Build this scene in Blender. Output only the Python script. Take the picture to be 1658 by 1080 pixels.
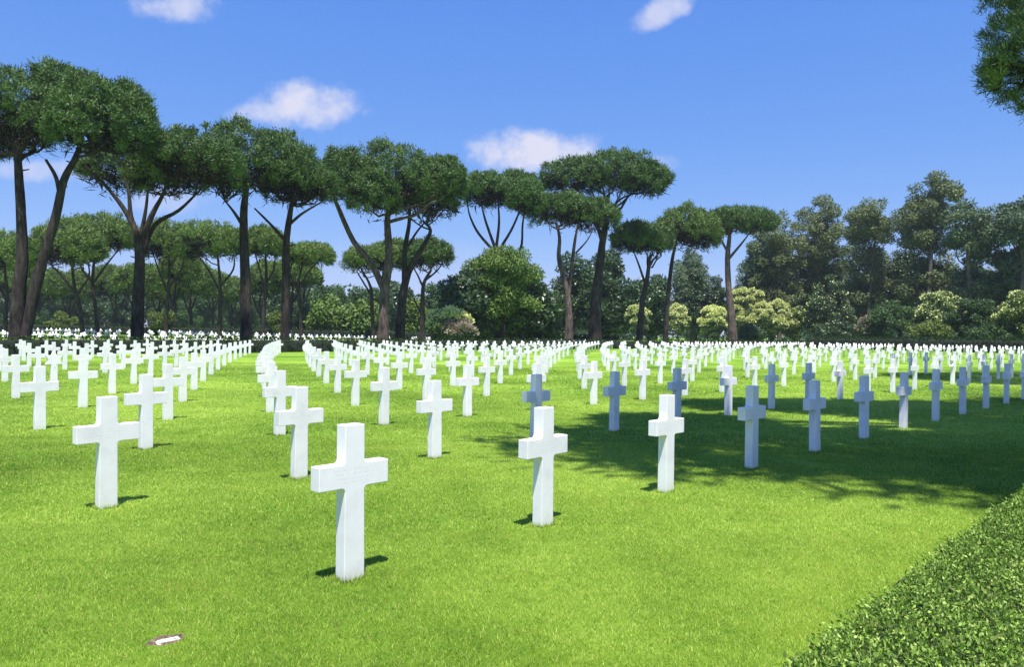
import bpy, bmesh, math, random
import numpy as np
from mathutils import Vector, Matrix

for o in list(bpy.data.objects): bpy.data.objects.remove(o, do_unlink=True)
scene = bpy.context.scene
COL = scene.collection
R = math.radians
F = 1200.0                      # focal length in photo pixels (1658 wide)
HC = 1.584                      # eye height
ROLL = 0.0112
HZ = 2.25

# ------------------------------------------------------------------ camera
cam_d = bpy.data.cameras.new('camera'); cam = bpy.data.objects.new('camera', cam_d); COL.objects.link(cam)
cam.location = (0, 0, HC)
cam.rotation_euler = (R(90) + HZ / F, -ROLL, 0)
cam_d.sensor_width = 36; cam_d.lens = F / 1658 * 36
cam_d.clip_start = 0.05; cam_d.clip_end = 6000
scene.camera = cam
# ------------------------------------------------------------------ sky, sun, exposure
SUN_EL = R(69); SUN_AZ = (0.12, -0.993)          # horizontal direction towards the sun
scene.view_settings.view_transform = 'Standard'; scene.view_settings.look = 'None'
scene.view_settings.gamma = 1; scene.view_settings.exposure = 0.76
sd = bpy.data.lights.new('sun', 'SUN'); sd.energy = 5.0; sd.angle = R(0.53); sd.color = (1, 0.965, 0.90)
sun = bpy.data.objects.new('sun', sd); COL.objects.link(sun)
sdir = Vector((SUN_AZ[0] * math.cos(SUN_EL), SUN_AZ[1] * math.cos(SUN_EL), math.sin(SUN_EL))).normalized()
sun.rotation_euler = sdir.to_track_quat('Z', 'Y').to_euler()
sun.location = (0, -10, 40)

world = bpy.data.worlds.new('World'); scene.world = world; world.use_nodes = True
nt = world.node_tree; nt.nodes.clear()

def N(t, typ, **kw):
    n = t.nodes.new(typ)
    for k, v in kw.items(): setattr(n, k, v)
    return n
def val(t, s, v):
    if hasattr(v, 'is_output') or isinstance(v, bpy.types.NodeSocket): t.links.new(v, s)
    else: s.default_value = v
def M(t, op, a, b=None, c=None, clamp=False):
    n = N(t, 'ShaderNodeMath', operation=op, use_clamp=clamp)
    val(t, n.inputs[0], a)
    if b is not None: val(t, n.inputs[1], b)
    if c is not None: val(t, n.inputs[2], c)
    return n.outputs[0]
def mixc(t, f, a, b, blend='MIX'):
    n = N(t, 'ShaderNodeMix', data_type='RGBA', blend_type=blend)
    val(t, n.inputs[0], f)
    for s, v in ((n.inputs[6], a), (n.inputs[7], b)):
        if isinstance(v, tuple): s.default_value = (*v, 1) if len(v) == 3 else v
        else: t.links.new(v, s)
    return n.outputs[2]
def noise(t, vec, scale, detail=3, rough=.55):
    n = N(t, 'ShaderNodeTexNoise'); n.inputs['Scale'].default_value = scale
    n.inputs['Detail'].default_value = detail; n.inputs['Roughness'].default_value = rough
    if vec is not None: t.links.new(vec, n.inputs['Vector'])
    return n.outputs['Fac']
def ramp(t, fac, stops):
    n = N(t, 'ShaderNodeValToRGB'); el = n.color_ramp.elements
    while len(el) < len(stops): el.new(0.5)
    for e, (p, c) in zip(el, stops): e.position = p; e.color = (*c, 1)
    t.links.new(fac, n.inputs[0]); return n.outputs[0]
def smooth(t, v, a, b):
    n = N(t, 'ShaderNodeMapRange', interpolation_type='SMOOTHSTEP')
    t.links.new(v, n.inputs[0]); n.inputs[1].default_value = a; n.inputs[2].default_value = b
    return n.outputs[0]

sky = N(nt, 'ShaderNodeTexSky', sky_type='NISHITA', sun_disc=False)
sky.sun_elevation = SUN_EL; sky.sun_rotation = math.atan2(SUN_AZ[0], SUN_AZ[1])
sky.altitude = 50; sky.air_density = 1.0; sky.dust_density = 0.0; sky.ozone_density = 3.0
ssp = N(nt, 'ShaderNodeSeparateColor'); nt.links.new(sky.outputs[0], ssp.inputs[0])
hs = N(nt, 'ShaderNodeCombineColor')
for k, (g_, k_) in enumerate(((.95, .475), (.62, .903), (.25, 2.80))):      # camera white balance of the clear sky, per channel
    nt.links.new(M(nt, 'MULTIPLY', M(nt, 'POWER', ssp.outputs[k], g_), k_), hs.inputs[k])
tc = N(nt, 'ShaderNodeTexCoord'); sx = N(nt, 'ShaderNodeSeparateXYZ'); nt.links.new(tc.outputs['Generated'], sx.inputs[0])
yy = M(nt, 'MAXIMUM', sx.outputs[1], 0.02)
u = M(nt, 'DIVIDE', sx.outputs[0], yy); v = M(nt, 'DIVIDE', sx.outputs[2], yy)
cmb = N(nt, 'ShaderNodeCombineXYZ'); nt.links.new(u, cmb.inputs[0]); nt.links.new(v, cmb.inputs[1])
n1 = noise(nt, cmb.outputs[0], 22, 6, .62); n2 = noise(nt, cmb.outputs[0], 7, 3, .5)
nz = M(nt, 'ADD', M(nt, 'MULTIPLY', M(nt, 'SUBTRACT', n1, .5), 2.3), M(nt, 'MULTIPLY', M(nt, 'SUBTRACT', n2, .5), 1.3))
# small fair-weather clouds: centre and radius in photo pixels, tilt, density
CL = [(500, 168, 98, 46, .05, 1.0), (440, 178, 70, 22, .1, .75), (868, 244, 132, 42, .03, 1.15), (285, 10, 80, 32, 0, .8), (1072, 18, 62, 26, .5, .75),
      (85, 276, 120, 24, 0, .6), (265, 322, 90, 26, 0, .4), (1070, 266, 34, 18, 0, .35), (660, 420, 200, 40, 0, .12)]
tot = None
for x, y, rx, ry, ti, den in CL:
    a = (x - 829) + ROLL * (y - 540); b = (y - 540) - ROLL * (x - 829)
    u0, v0 = a / F, -(b - HZ) / F
    du = M(nt, 'SUBTRACT', u, u0); dv = M(nt, 'SUBTRACT', v, v0)
    du2 = M(nt, 'ADD', M(nt, 'MULTIPLY', du, math.cos(ti)), M(nt, 'MULTIPLY', dv, math.sin(ti)))
    dv2 = M(nt, 'SUBTRACT', M(nt, 'MULTIPLY', dv, math.cos(ti)), M(nt, 'MULTIPLY', du, math.sin(ti)))
    e = M(nt, 'ADD', M(nt, 'POWER', M(nt, 'ABSOLUTE', M(nt, 'DIVIDE', du2, rx / F)), 2), M(nt, 'POWER', M(nt, 'ABSOLUTE', M(nt, 'DIVIDE', dv2, ry / F)), 2))
    m = smooth(nt, M(nt, 'ADD', M(nt, 'SUBTRACT', 1.0, e), nz), -0.05, 1.25)
    m = M(nt, 'MULTIPLY', m, den)
    tot = m if tot is None else M(nt, 'MAXIMUM', tot, m)
tot = M(nt, 'MULTIPLY', tot, M(nt, 'GREATER_THAN', sx.outputs[1], 0.1), clamp=True)
cl = mixc(nt, M(nt, 'MULTIPLY', tot, .92), hs.outputs[0], (3.65, 3.65, 4.3))
bg = N(nt, 'ShaderNodeBackground'); bg.inputs[1].default_value = 0.128
nt.links.new(cl, bg.inputs[0])
wo = N(nt, 'ShaderNodeOutputWorld'); nt.links.new(bg.outputs[0], wo.inputs[0])

# ------------------------------------------------------------------ helpers
rng = np.random.default_rng(7); random.seed(7)
def W(x, y, d):
    """point of the photo at depth d -> world"""
    uu, vv = x - 829.0, y - 540.0
    a = uu + ROLL * vv; b = vv - ROLL * uu
    return np.array([a * d / F, d, HC - (b - HZ) * d / F])
def on_plane(x, y, z=0.0):
    uu, vv = x - 829.0, y - 540.0
    b = vv - ROLL * uu
    d = (HC - z) * F / (b - HZ)
    return W(x, y, d)
def tag(o, label=None, cat=None, group=None, kind=None):
    if label: o['label'] = label
    if cat: o['category'] = cat
    if group: o['group'] = group
    if kind: o['kind'] = kind
    return o
def mesh_np(name, V, Fc):
    V = np.asarray(V, np.float32); Fc = np.asarray(Fc, np.int32); k = Fc.shape[1]
    me = bpy.data.meshes.new(name)
    me.vertices.add(len(V)); me.vertices.foreach_set('co', V.ravel())
    me.loops.add(Fc.size); me.loops.foreach_set('vertex_index', Fc.ravel())
    me.polygons.add(len(Fc)); me.polygons.foreach_set('loop_start', np.arange(0, Fc.size, k, dtype=np.int32))
    me.update(calc_edges=True)
    return me
def link(name, me, mat=None, parent=None, smooth_sh=False):
    o = bpy.data.objects.new(name, me); COL.objects.link(o)
    if mat: me.materials.append(mat)
    if parent: o.parent = parent
    if smooth_sh: me.polygons.foreach_set('use_smooth', np.ones(len(me.polygons), bool))
    return o
def empty(name, loc):
    o = bpy.data.objects.new(name, None); COL.objects.link(o); o.location = loc; o.empty_display_size = .3
    return o
def unit(a):
    return a / np.maximum(np.linalg.norm(a, axis=-1, keepdims=True), 1e-9)
def tube(V, Fs, pts, rad, n=8, bumpy=0.0, flare=0.0):
    """append a tapering tube along pts to the lists V, Fs"""
    pts = np.asarray(pts, float); base = len(V)
    t = np.gradient(pts, axis=0); t = unit(t)
    ref = np.array([0.31, 0.95, 0.05])
    for k in range(len(pts)):
        s = unit(np.cross(t[k], ref)); b = np.cross(s, t[k])
        for j in range(n):
            a = 2 * math.pi * j / n
            r = rad[k] * (1 + bumpy * (rng.random() - .5))
            if flare and k == 0: r *= 1 + flare * (0.5 + 0.5 * math.cos(3 * a))
            V.append(pts[k] + r * (math.cos(a) * s + math.sin(a) * b))
    for k in range(len(pts) - 1):
        for j in range(n):
            a0 = base + k * n + j; a1 = base + k * n + (j + 1) % n
            Fs.append((a0, a1, a1 + n, a0 + n))
def smooth_path(pts, rad, m=4):
    """Catmull-Rom through pts"""
    P = np.asarray(pts, float); r = np.asarray(rad, float)
    P2 = np.vstack([2 * P[0] - P[1], P, 2 * P[-1] - P[-2]]); out = []; ro = []
    for k in range(len(P) - 1):
        p0, p1, p2, p3 = P2[k:k + 4]
        for j in range(m):
            t = j / m
            out.append(.5 * ((2 * p1) + (-p0 + p2) * t + (2 * p0 - 5 * p1 + 4 * p2 - p3) * t * t + (-p0 + 3 * p1 - 3 * p2 + p3) * t ** 3))
            ro.append(r[k] * (1 - t) + r[k + 1] * t)
    out.append(P[-1]); ro.append(r[-1])
    return np.array(out), np.array(ro)
def leaves(P, D, L, Wd, Nm=None):
    """diamond leaves: position, direction, length, width, facing -> verts, quads"""
    n = len(P); D = unit(D)
    s = unit(np.cross(D, rng.normal(size=(n, 3)) if Nm is None else Nm + rng.normal(size=(n, 3)) * .22))
    L = np.broadcast_to(np.asarray(L, float), (n,))[:, None]; Wd = np.broadcast_to(np.asarray(Wd, float), (n,))[:, None]
    mid = P + D * L * .45
    V = np.stack([P, mid + s * Wd * .5, P + D * L, mid - s * Wd * .5], 1).reshape(-1, 3)
    return V, np.arange(4 * n).reshape(n, 4)
def sphere_dirs(n):
    return unit(rng.normal(size=(n, 3)))

# ------------------------------------------------------------------ materials
def new_mat(name):
    m = bpy.data.materials.new(name); m.use_nodes = True; t = m.node_tree; t.nodes.clear()
    out = N(t, 'ShaderNodeOutputMaterial'); return m, t, out
def leaf_mat(name, cols, transl=.25, rough=.55, spec=.3, objvar=.12):
    m, t, out = new_mat(name)
    g = N(t, 'ShaderNodeNewGeometry'); oi = N(t, 'ShaderNodeObjectInfo')
    k = len(cols)
    c = ramp(t, g.outputs['Random Per Island'], [(i / max(1, k - 1), c) for i, c in enumerate(cols)])
    h = N(t, 'ShaderNodeHueSaturation')
    t.links.new(M(t, 'ADD', 1 - objvar, M(t, 'MULTIPLY', oi.outputs['Random'], 2 * objvar)), h.inputs['Value'])
    t.links.new(c, h.inputs['Color'])
    p = N(t, 'ShaderNodeBsdfPrincipled'); p.inputs['Roughness'].default_value = rough
    p.inputs['Specular IOR Level'].default_value = spec
    t.links.new(h.outputs[0], p.inputs['Base Color'])
    tr = N(t, 'ShaderNodeBsdfTranslucent')
    t.links.new(mixc(t, .5, h.outputs[0], (.12, .18, .02)), tr.inputs[0])
    mx = N(t, 'ShaderNodeMixShader'); mx.inputs[0].default_value = transl
    t.links.new(p.outputs[0], mx.inputs[1]); t.links.new(tr.outputs[0], mx.inputs[2]); t.links.new(mx.outputs[0], out.inputs[0])
    return m
def bark_mat(name, a, b, scale=3.0):
    m, t, out = new_mat(name)
    tc = N(t, 'ShaderNodeTexCoord'); mp = N(t, 'ShaderNodeMapping'); mp.inputs['Scale'].default_value = (1, 1, .22)
    t.links.new(tc.outputs['Object'], mp.inputs[0])
    n1 = noise(t, mp.outputs[0], scale * 2.2, 6, .7); n2 = noise(t, tc.outputs['Object'], .6, 3)
    f = M(t, 'ADD', M(t, 'MULTIPLY', n1, .8), M(t, 'MULTIPLY', n2, .35))
    c = ramp(t, f, [(.42, a), (.60, tuple((x + y) * .42 for x, y in zip(a, b))), (.78, b)])
    p = N(t, 'ShaderNodeBsdfPrincipled'); p.inputs['Roughness'].default_value = .9; p.inputs['Specular IOR Level'].default_value = .05
    t.links.new(c, p.inputs['Base Color'])
    bp = N(t, 'ShaderNodeBump'); bp.inputs['Strength'].default_value = 1.0; bp.inputs['Distance'].default_value = .10
    t.links.new(n1, bp.inputs['Height']); t.links.new(bp.outputs[0], p.inputs['Normal'])
    t.links.new(p.outputs[0], out.inputs[0]); return m

PINE = leaf_mat('stone pine needles', [(.032, .074, .020), (.052, .106, .023), (.077, .142, .027), (.115, .185, .036)], .10)
PINE_L = leaf_mat('yellow green pine needles', [(.058, .11, .022), (.090, .155, .026), (.13, .20, .034), (.17, .24, .048)], .13)
BROAD = leaf_mat('dark evergreen leaves', [(.022, .055, .02), (.042, .085, .028), (.072, .12, .036)], .12, .4, .5)
MID = leaf_mat('mid green leaves', [(.026, .06, .018), (.05, .105, .026), (.09, .15, .04)], .2)
OLIVE = leaf_mat('eucalyptus leaves', [(.06, .095, .036), (.115, .15, .055), (.17, .20, .075), (.23, .245, .10)], .18)
GREYG = leaf_mat('grey green leaves', [(.06, .10, .045), (.10, .15, .07), (.15, .20, .10)], .18)
YELG = leaf_mat('yellow green shrub leaves', [(.06, .11, .015), (.12, .17, .03), (.18, .23, .05)], .25)
CREAM = leaf_mat('cream blossom', [(.58, .64, .18), (.72, .75, .28), (.82, .82, .44)], .2)
PINK = leaf_mat('dusty pink blossom', [(.24, .19, .15), (.34, .26, .21), (.22, .22, .12)], .2)
HEDGEL = leaf_mat('boundary hedge leaves', [(.008, .025, .008), (.018, .045, .012), (.04, .075, .016)], .12, .7, .08)
BARK = bark_mat('pine bark', (.014, .012, .013), (.105, .085, .080), 2.6)
TWIG = bark_mat('shaded twig bark', (.010, .010, .010), (.035, .032, .028), 3)  # near-black copy of the bark: shade under the crowns put into the colour
BARK_LIT = bark_mat('sunlit pine bark', (.03, .023, .022), (.26, .19, .175), 2.2)  # paler pinkish copy of the bark: sunlight on these trunks put into the colour
BARK_G = bark_mat('grey bark', (.06, .05, .042), (.22, .19, .165), 2.5)

def grass_color(t):
    g = N(t, 'ShaderNodeNewGeometry')
    a = noise(t, g.outputs['Position'], .17, 3, .5); b = noise(t, g.outputs['Position'], 1.5, 4, .6); c = noise(t, g.outputs['Position'], 9, 4, .65)
    f = M(t, 'ADD', M(t, 'MULTIPLY', M(t, 'ADD', M(t, 'MULTIPLY', M(t, 'SUBTRACT', a, .5), 1.9), .5), .55), M(t, 'ADD', M(t, 'MULTIPLY', b, .35), M(t, 'MULTIPLY', c, .25)))
    return f, g
def lawn_mats():
    m, t, out = new_mat('lawn turf')
    f, g = grass_color(t)
    d = noise(t, g.outputs['Position'], 60, 3, .7); e = noise(t, g.outputs['Position'], 260, 2, .7)
    f2 = M(t, 'ADD', f, M(t, 'ADD', M(t, 'MULTIPLY', M(t, 'SUBTRACT', d, .5), .55), M(t, 'MULTIPLY', M(t, 'SUBTRACT', e, .5), .5)))
    c = ramp(t, f2, [(.30, (.055, .125, .010)), (.55, (.165, .30, .022)), (.8, (.33, .48, .052))])
    p = N(t, 'ShaderNodeBsdfPrincipled'); p.inputs['Roughness'].default_value = .8; p.inputs['Specular IOR Level'].default_value = .15
    t.links.new(c, p.inputs['Base Color'])
    bp = N(t, 'ShaderNodeBump'); bp.inputs['Strength'].default_value = .7; bp.inputs['Distance'].default_value = .03
    t.links.new(M(t, 'ADD', d, e), bp.inputs['Height']); t.links.new(bp.outputs[0], p.inputs['Normal'])
    t.links.new(p.outputs[0], out.inputs[0])
    m2, t, out = new_mat('grass blades')
    f, g = grass_color(t)
    f2 = M(t, 'ADD', f, M(t, 'MULTIPLY', M(t, 'SUBTRACT', g.outputs['Random Per Island'], .5), .62))
    c = ramp(t, f2, [(.20, (.075, .16, .012)), (.52, (.29, .45, .037)), (.85, (.58, .69, .15))])
    yel = noise(t, g.outputs['Position'], .8, 3, .6)
    c = mixc(t, M(t, 'MULTIPLY', smooth(t, yel, .5, .72), .45), c, (.50, .55, .08))
    c = mixc(t, M(t, 'GREATER_THAN', M(t, 'FRACT', M(t, 'MULTIPLY', g.outputs['Random Per Island'], 37.7)), .965), c, (.48, .38, .16))
    p = N(t, 'ShaderNodeBsdfPrincipled'); p.inputs['Roughness'].default_value = .5; p.inputs['Specular IOR Level'].default_value = .3
    t.links.new(c, p.inputs['Base Color'])
    tr = N(t, 'ShaderNodeBsdfTranslucent'); t.links.new(c, tr.inputs[0])
    mx = N(t, 'ShaderNodeMixShader'); mx.inputs[0].default_value = .42
    t.links.new(p.outputs[0], mx.inputs[1]); t.links.new(tr.outputs[0], mx.inputs[2]); t.links.new(mx.outputs[0], out.inputs[0])
    return m, m2
LAWN, BLADES = lawn_mats()

def marble():
    m, t, out = new_mat('white marble')
    tc = N(t, 'ShaderNodeTexCoord'); oi = N(t, 'ShaderNodeObjectInfo')
    s = N(t, 'ShaderNodeSeparateXYZ'); t.links.new(tc.outputs['Object'], s.inputs[0])
    ad = N(t, 'ShaderNodeVectorMath', operation='ADD'); t.links.new(tc.outputs['Object'], ad.inputs[0]); t.links.new(oi.outputs['Location'], ad.inputs[1])
    n1 = noise(t, ad.outputs[0], 5, 5, .6); n2 = noise(t, ad.outputs[0], 40, 3, .6)
    c = ramp(t, n1, [(.3, (.76, .73, .76)), (.5, (.84, .815, .835)), (.7, (.87, .85, .865))])
    h = N(t, 'ShaderNodeHueSaturation'); t.links.new(c, h.inputs['Color'])
    t.links.new(M(t, 'ADD', .94, M(t, 'MULTIPLY', oi.outputs['Random'], .08)), h.inputs['Value'])
    # faint lichen / mower splash near the foot
    low = M(t, 'MULTIPLY', M(t, 'SUBTRACT', 1, smooth(t, M(t, 'ADD', s.outputs[2], M(t, 'MULTIPLY', n2, .08)), .03, .16)), .35)
    c2 = mixc(t, low, h.outputs[0], (.50, .52, .36))
    # shallow worn inscription across the middle of the front face: rows of letter-like cuts
    gx = N(t, 'ShaderNodeCombineXYZ'); t.links.new(M(t, 'MULTIPLY', s.outputs[0], 95), gx.inputs[0])
    row = M(t, 'FLOOR', M(t, 'DIVIDE', s.outputs[2], .027)); t.links.new(M(t, 'MULTIPLY', row, 7.3), gx.inputs[2])
    t.links.new(M(t, 'MULTIPLY', s.outputs[2], 60), gx.inputs[1])
    let = M(t, 'GREATER_THAN', noise(t, gx.outputs[0], 1.0, 1, .5), .54)
    fr = M(t, 'FRACT', M(t, 'DIVIDE', s.outputs[2], .027))
    line = M(t, 'MULTIPLY', M(t, 'GREATER_THAN', fr, .3), M(t, 'LESS_THAN', fr, .85))
    wid = M(t, 'MULTIPLY', M(t, 'MULTIPLY', row, 3.1), 1)
    inx = M(t, 'LESS_THAN', M(t, 'ABSOLUTE', s.outputs[0]), M(t, 'ADD', .09, M(t, 'MULTIPLY', M(t, 'FRACT', wid), .11)))
    inz = M(t, 'MULTIPLY', M(t, 'GREATER_THAN', s.outputs[2], .621), M(t, 'LESS_THAN', s.outputs[2], .729))
    fy = M(t, 'LESS_THAN', s.outputs[1], -.0485)
    ins = M(t, 'MULTIPLY', M(t, 'MULTIPLY', let, line), M(t, 'MULTIPLY', M(t, 'MULTIPLY', inx, inz), fy))
    c3 = mixc(t, M(t, 'MULTIPLY', ins, .19), c2, (.40, .38, .36))
    p = N(t, 'ShaderNodeBsdfPrincipled'); p.inputs['Roughness'].default_value = .55; p.inputs['Specular IOR Level'].default_value = .3
    t.links.new(c3, p.inputs['Base Color'])
    bp = N(t, 'ShaderNodeBump'); bp.inputs['Strength'].default_value = .05; bp.inputs['Distance'].default_value = .01
    t.links.new(M(t, 'SUBTRACT', n2, M(t, 'MULTIPLY', ins, .8)), bp.inputs['Height']); t.links.new(bp.outputs[0], p.inputs['Normal'])
    t.links.new(p.outputs[0], out.inputs[0]); return m
MARBLE = marble()

# ------------------------------------------------------------------ the lattice of graves (r = row back from the hedge, i = place along the row)
QX = [-1.0272, 1.2956, -1.2725, .0047, .0232, .0075]; QY = [4.7202, 1.3869, 3.2308, -.0008, .0278, .0278]
def grave(r, i):
    b = [1, i, r, i * i, i * r, r * r]
    return np.array([np.dot(QX, b), np.dot(QY, b)])
def row_angle(r, i):
    a = grave(r, i + .5) - grave(r, i - .5); return math.atan2(a[1], a[0])
def behind(X, Y):
    """distance behind the row-15 hedge line, positive beyond it"""
    n = np.array([-.72, .694]); p = grave(14.9, 5)
    return (X - p[0]) * n[0] + (Y - p[1]) * n[1]
def gz(X, Y):
    X = np.asarray(X, float); Y = np.asarray(Y, float)
    s = np.clip(behind(X, Y) - 8, 0, 400)
    k = np.clip(1 - (X + 25) / 45, 0.12, 1)
    return np.minimum(s * .0125 * k, 3.0)

# ------------------------------------------------------------------ the ground
def build_ground():
    a = np.concatenate([[-2500, -1200, -600, -300, -160], np.arange(-100, 140, 4), [170, 250, 400, 700, 1300, 2500]])
    b = np.concatenate([[-400, -100, -40, -10], np.arange(0, 240, 4), [260, 300, 400, 600, 1000, 1800, 3000]])
    X, Y = np.meshgrid(a, b, indexing='ij'); Z = gz(X, Y)
    V = np.stack([X, Y, Z], -1).reshape(-1, 3); nb = len(b)
    I, J = np.meshgrid(np.arange(len(a) - 1), np.arange(nb - 1), indexing='ij'); k = (I * nb + J).ravel()
    Fc = np.stack([k, k + nb, k + nb + 1, k + 1], 1)
    o = link('lawn', mesh_np('lawn', V, Fc), LAWN); tag(o, kind='structure')
build_ground()

# near hedge geometry (needed by the grass too)
HZT = 0.60
hA = on_plane(1250, 1080, HZT); hB = on_plane(1658, 785, HZT)
hdir = unit((hB - hA)[:2]); hnor = np.array([hdir[1], -hdir[0]])
HW = 0.78
MARK = on_plane(273, 1039)

def build_grass():
    zones = [(2.9, 6.0, 16000, .021, .0042), (6.0, 11, 6500, .023, .0066), (11, 20, 1300, .027, .013), (20, 38, 260, .03, .028)]
    VV = []; FF = []; base = 0
    for d0, d1, den, h, w in zones:
        half = .78
        area = half * (d1 * d1 - d0 * d0)
        n = int(area * den)
        d = np.sqrt(rng.uniform(d0 * d0, d1 * d1, n)); x = rng.uniform(-half, half, n) * d
        keep = ((x - hA[0]) * hnor[0] + (d - hA[1]) * hnor[1]) < .04
        near = np.hypot((x - MARK[0]), (d - MARK[1]))
        along = (x - MARK[0]) * .72 + (d - MARK[1]) * .69; across = -(x - MARK[0]) * .69 + (d - MARK[1]) * .72
        bare = ((along / .115) ** 2 + ((across - .03) / .07) ** 2 < 1) & (rng.random(n) < .93)
        keep &= ~bare
        x = x[keep]; d = d[keep]; n = len(x)
        P = np.stack([x, d, np.full(n, -.004)], 1)
        ang = rng.uniform(0, 2 * math.pi, n); s = np.stack([np.cos(ang), np.sin(ang), np.zeros(n)], 1)
        hh = h * rng.uniform(.5, 1.25, n)[:, None]; ww = w * rng.uniform(.7, 1.3, n)[:, None]
        lean = rng.normal(size=(n, 3)) * hh * .55; lean[:, 2] = 0
        tip = P + lean + np.array([0, 0, 1]) * hh
        V = np.stack([P - s * ww * .5, P + s * ww * .5, tip], 1).reshape(-1, 3)
        VV.append(V); FF.append(np.arange(3 * n).reshape(n, 3) + base); base += 3 * n
    # uncut blades left against the foot of the nearest stones
    for r, i in [(0, k) for k in range(7)] + [(1, k) for k in range(-1, 5)] + [(2, k) for k in range(-1, 4)]:
        X, Y = grave(r, i); Y += .06; an = row_angle(r, i); n = 420
        t_ = rng.uniform(-1, 1, n); side = rng.integers(0, 4, n)
        lx = np.where(side < 2, t_ * .085, np.where(side == 2, -.082, .082)) + rng.normal(0, .006, n)
        ly = np.where(side == 0, -.056, np.where(side == 1, .056, t_ * .055)) + rng.normal(0, .006, n)
        P = np.stack([X + lx * math.cos(an) - ly * math.sin(an), Y + lx * math.sin(an) + ly * math.cos(an), np.full(n, -.003)], 1)
        ang = rng.uniform(0, 6.28, n); s = np.stack([np.cos(ang), np.sin(ang), np.zeros(n)], 1); hh = rng.uniform(.02, .055, n)[:, None]
        tip = P + rng.normal(size=(n, 3)) * hh * np.array([.35, .35, 0]) + np.array([0, 0, 1]) * hh
        VV.append(np.stack([P - s * .0025, P + s * .0025, tip], 1).reshape(-1, 3)); FF.append(np.arange(3 * n).reshape(n, 3) + base); base += 3 * n
    o = link('grass', mesh_np('grass', np.concatenate(VV), np.concatenate(FF)), BLADES); tag(o, 'short mown bright green grass covering the lawn', None, kind='stuff')
build_grass()

# ------------------------------------------------------------------ headstones
def cross_bm(H=1.0, Wd=.525, t=.10, w=.148, z0=.60, z1=.752, fil=.026, bev=.005, simple=False):
    bm = bmesh.new()
    hw = w / 2; hb = hw * 1.05; A = Wd / 2; pts = []
    def fillet(cx, cz, a0, a1):
        if simple: return
        for k in range(5):
            a = a0 + (a1 - a0) * k / 4
            pts.append((cx + fil * math.cos(a), cz + fil * math.sin(a)))
    q = math.pi
    pts.append((hb, -.06))
    fillet(hw + fil, z0 - fil, q, q / 2)
    if simple: pts.append((hw, z0))
    pts += [(A, z0), (A, z1)]
    fillet(hw + fil, z1 + fil, 1.5 * q, q)
    if simple: pts.append((hw, z1))
    pts += [(hw * .985, H)]
    half = list(pts); pts = half + [(-x, z) for x, z in reversed(half)]
    vs = [bm.verts.new((x, -t / 2, z)) for x, z in pts]
    f = bm.faces.new(vs)
    ex = bmesh.ops.extrude_face_region(bm, geom=[f])
    for g in ex['geom']:
        if isinstance(g, bmesh.types.BMVert): g.co.y += t
    bmesh.ops.recalc_face_normals(bm, faces=bm.faces)
    if bev:
        ed = [e for e in bm.edges if len(e.link_faces) == 2 and e.calc_face_angle() > 1.2]
        bmesh.ops.bevel(bm, geom=ed, offset=bev, segments=2, affect='EDGES', profile=.5)
    return bm
def bm_mesh(name, bm):
    me = bpy.data.meshes.new(name); bm.to_mesh(me); bm.free(); return me
cross_me = bm_mesh('marble_cross', cross_bm()); cross_me.materials.append(MARBLE)
far_bm = cross_bm(bev=0, simple=True); bmesh.ops.triangulate(far_bm, faces=far_bm.faces)
far_bm.verts.ensure_lookup_table()
FARV = np.array([v.co[:] for v in far_bm.verts]); FARF = np.array([[v.index for v in f.verts] for f in far_bm.faces]); far_bm.free()

def star_mesh():
    """star of David slab on a plain shaft"""
    bm = bmesh.new(); t = .11; cz = .76; Ro = .245
    ri = Ro / math.sqrt(3); pts = []
    for k in range(12):
        r = Ro if k % 2 == 0 else ri; a = math.pi / 2 + k * math.pi / 6
        pts.append((r * math.cos(a), cz + r * math.sin(a)))
    f = bm.faces.new([bm.verts.new((x, -t / 2, z)) for x, z in pts])
    ex = bmesh.ops.extrude_face_region(bm, geom=[f])
    for g in ex['geom']:
        if isinstance(g, bmesh.types.BMVert): g.co.y += t
    sv = [(.085, -.06), (.080, cz - ri * .9), (-.080, cz - ri * .9), (-.085, -.06)]
    f = bm.faces.new([bm.verts.new((x, -t / 2 + .004, z)) for x, z in sv])
    ex = bmesh.ops.extrude_face_region(bm, geom=[f])
    for g in ex['geom']:
        if isinstance(g, bmesh.types.BMVert): g.co.y += t - .008
    bmesh.ops.recalc_face_normals(bm, faces=bm.faces)
    ed = [e for e in bm.edges if len(e.link_faces) == 2 and e.calc_face_angle() > .8]
    bmesh.ops.bevel(bm, geom=ed, offset=.004, segments=1, affect='EDGES')
    return bm_mesh('star_headstone', bm)
star_me = star_mesh(); star_me.materials.append(MARBLE)

def px_of(X, Y, Z):
    a = F * X / Y; b = F * (HC - Z) / Y + HZ
    return 829 + a - ROLL * b, 540 + b + ROLL * a
def in_field(X, Y):
    return Y > 2 and 2 * X + Y <= 207
cells = []
for r in range(0, 15):
    for i in range(-16, 62):
        X, Y = grave(r, i)
        if not in_field(X, Y) or (r == 0 and i < 0): continue
        Y += .06
        x, _ = px_of(X, Y, 0.7); half = .3 * F / Y
        if x + half < 0 or x - half > 1658: continue
        if X < 0 and behind(X, Y) > -1.5: continue
        cells.append((Y, r, i, X, x))
ORD = lambda n: {1: 'first', 2: 'second', 3: 'third', 4: 'fourth', 5: 'fifth', 6: 'sixth', 7: 'seventh', 8: 'eighth', 9: 'ninth', 10: 'tenth', 11: 'eleventh', 12: 'twelfth'}.get(n) or '%d%s' % (n, 'th' if 10 < n % 100 < 14 else {1: 'st', 2: 'nd', 3: 'rd'}.get(n % 10, 'th'))
byrow = {}
for c in sorted(cells, key=lambda c: c[4]): byrow.setdefault(c[1], []).append((c[1], c[2]))
place = {k: n + 1 for r, L in byrow.items() for n, k in enumerate(L)}
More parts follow.
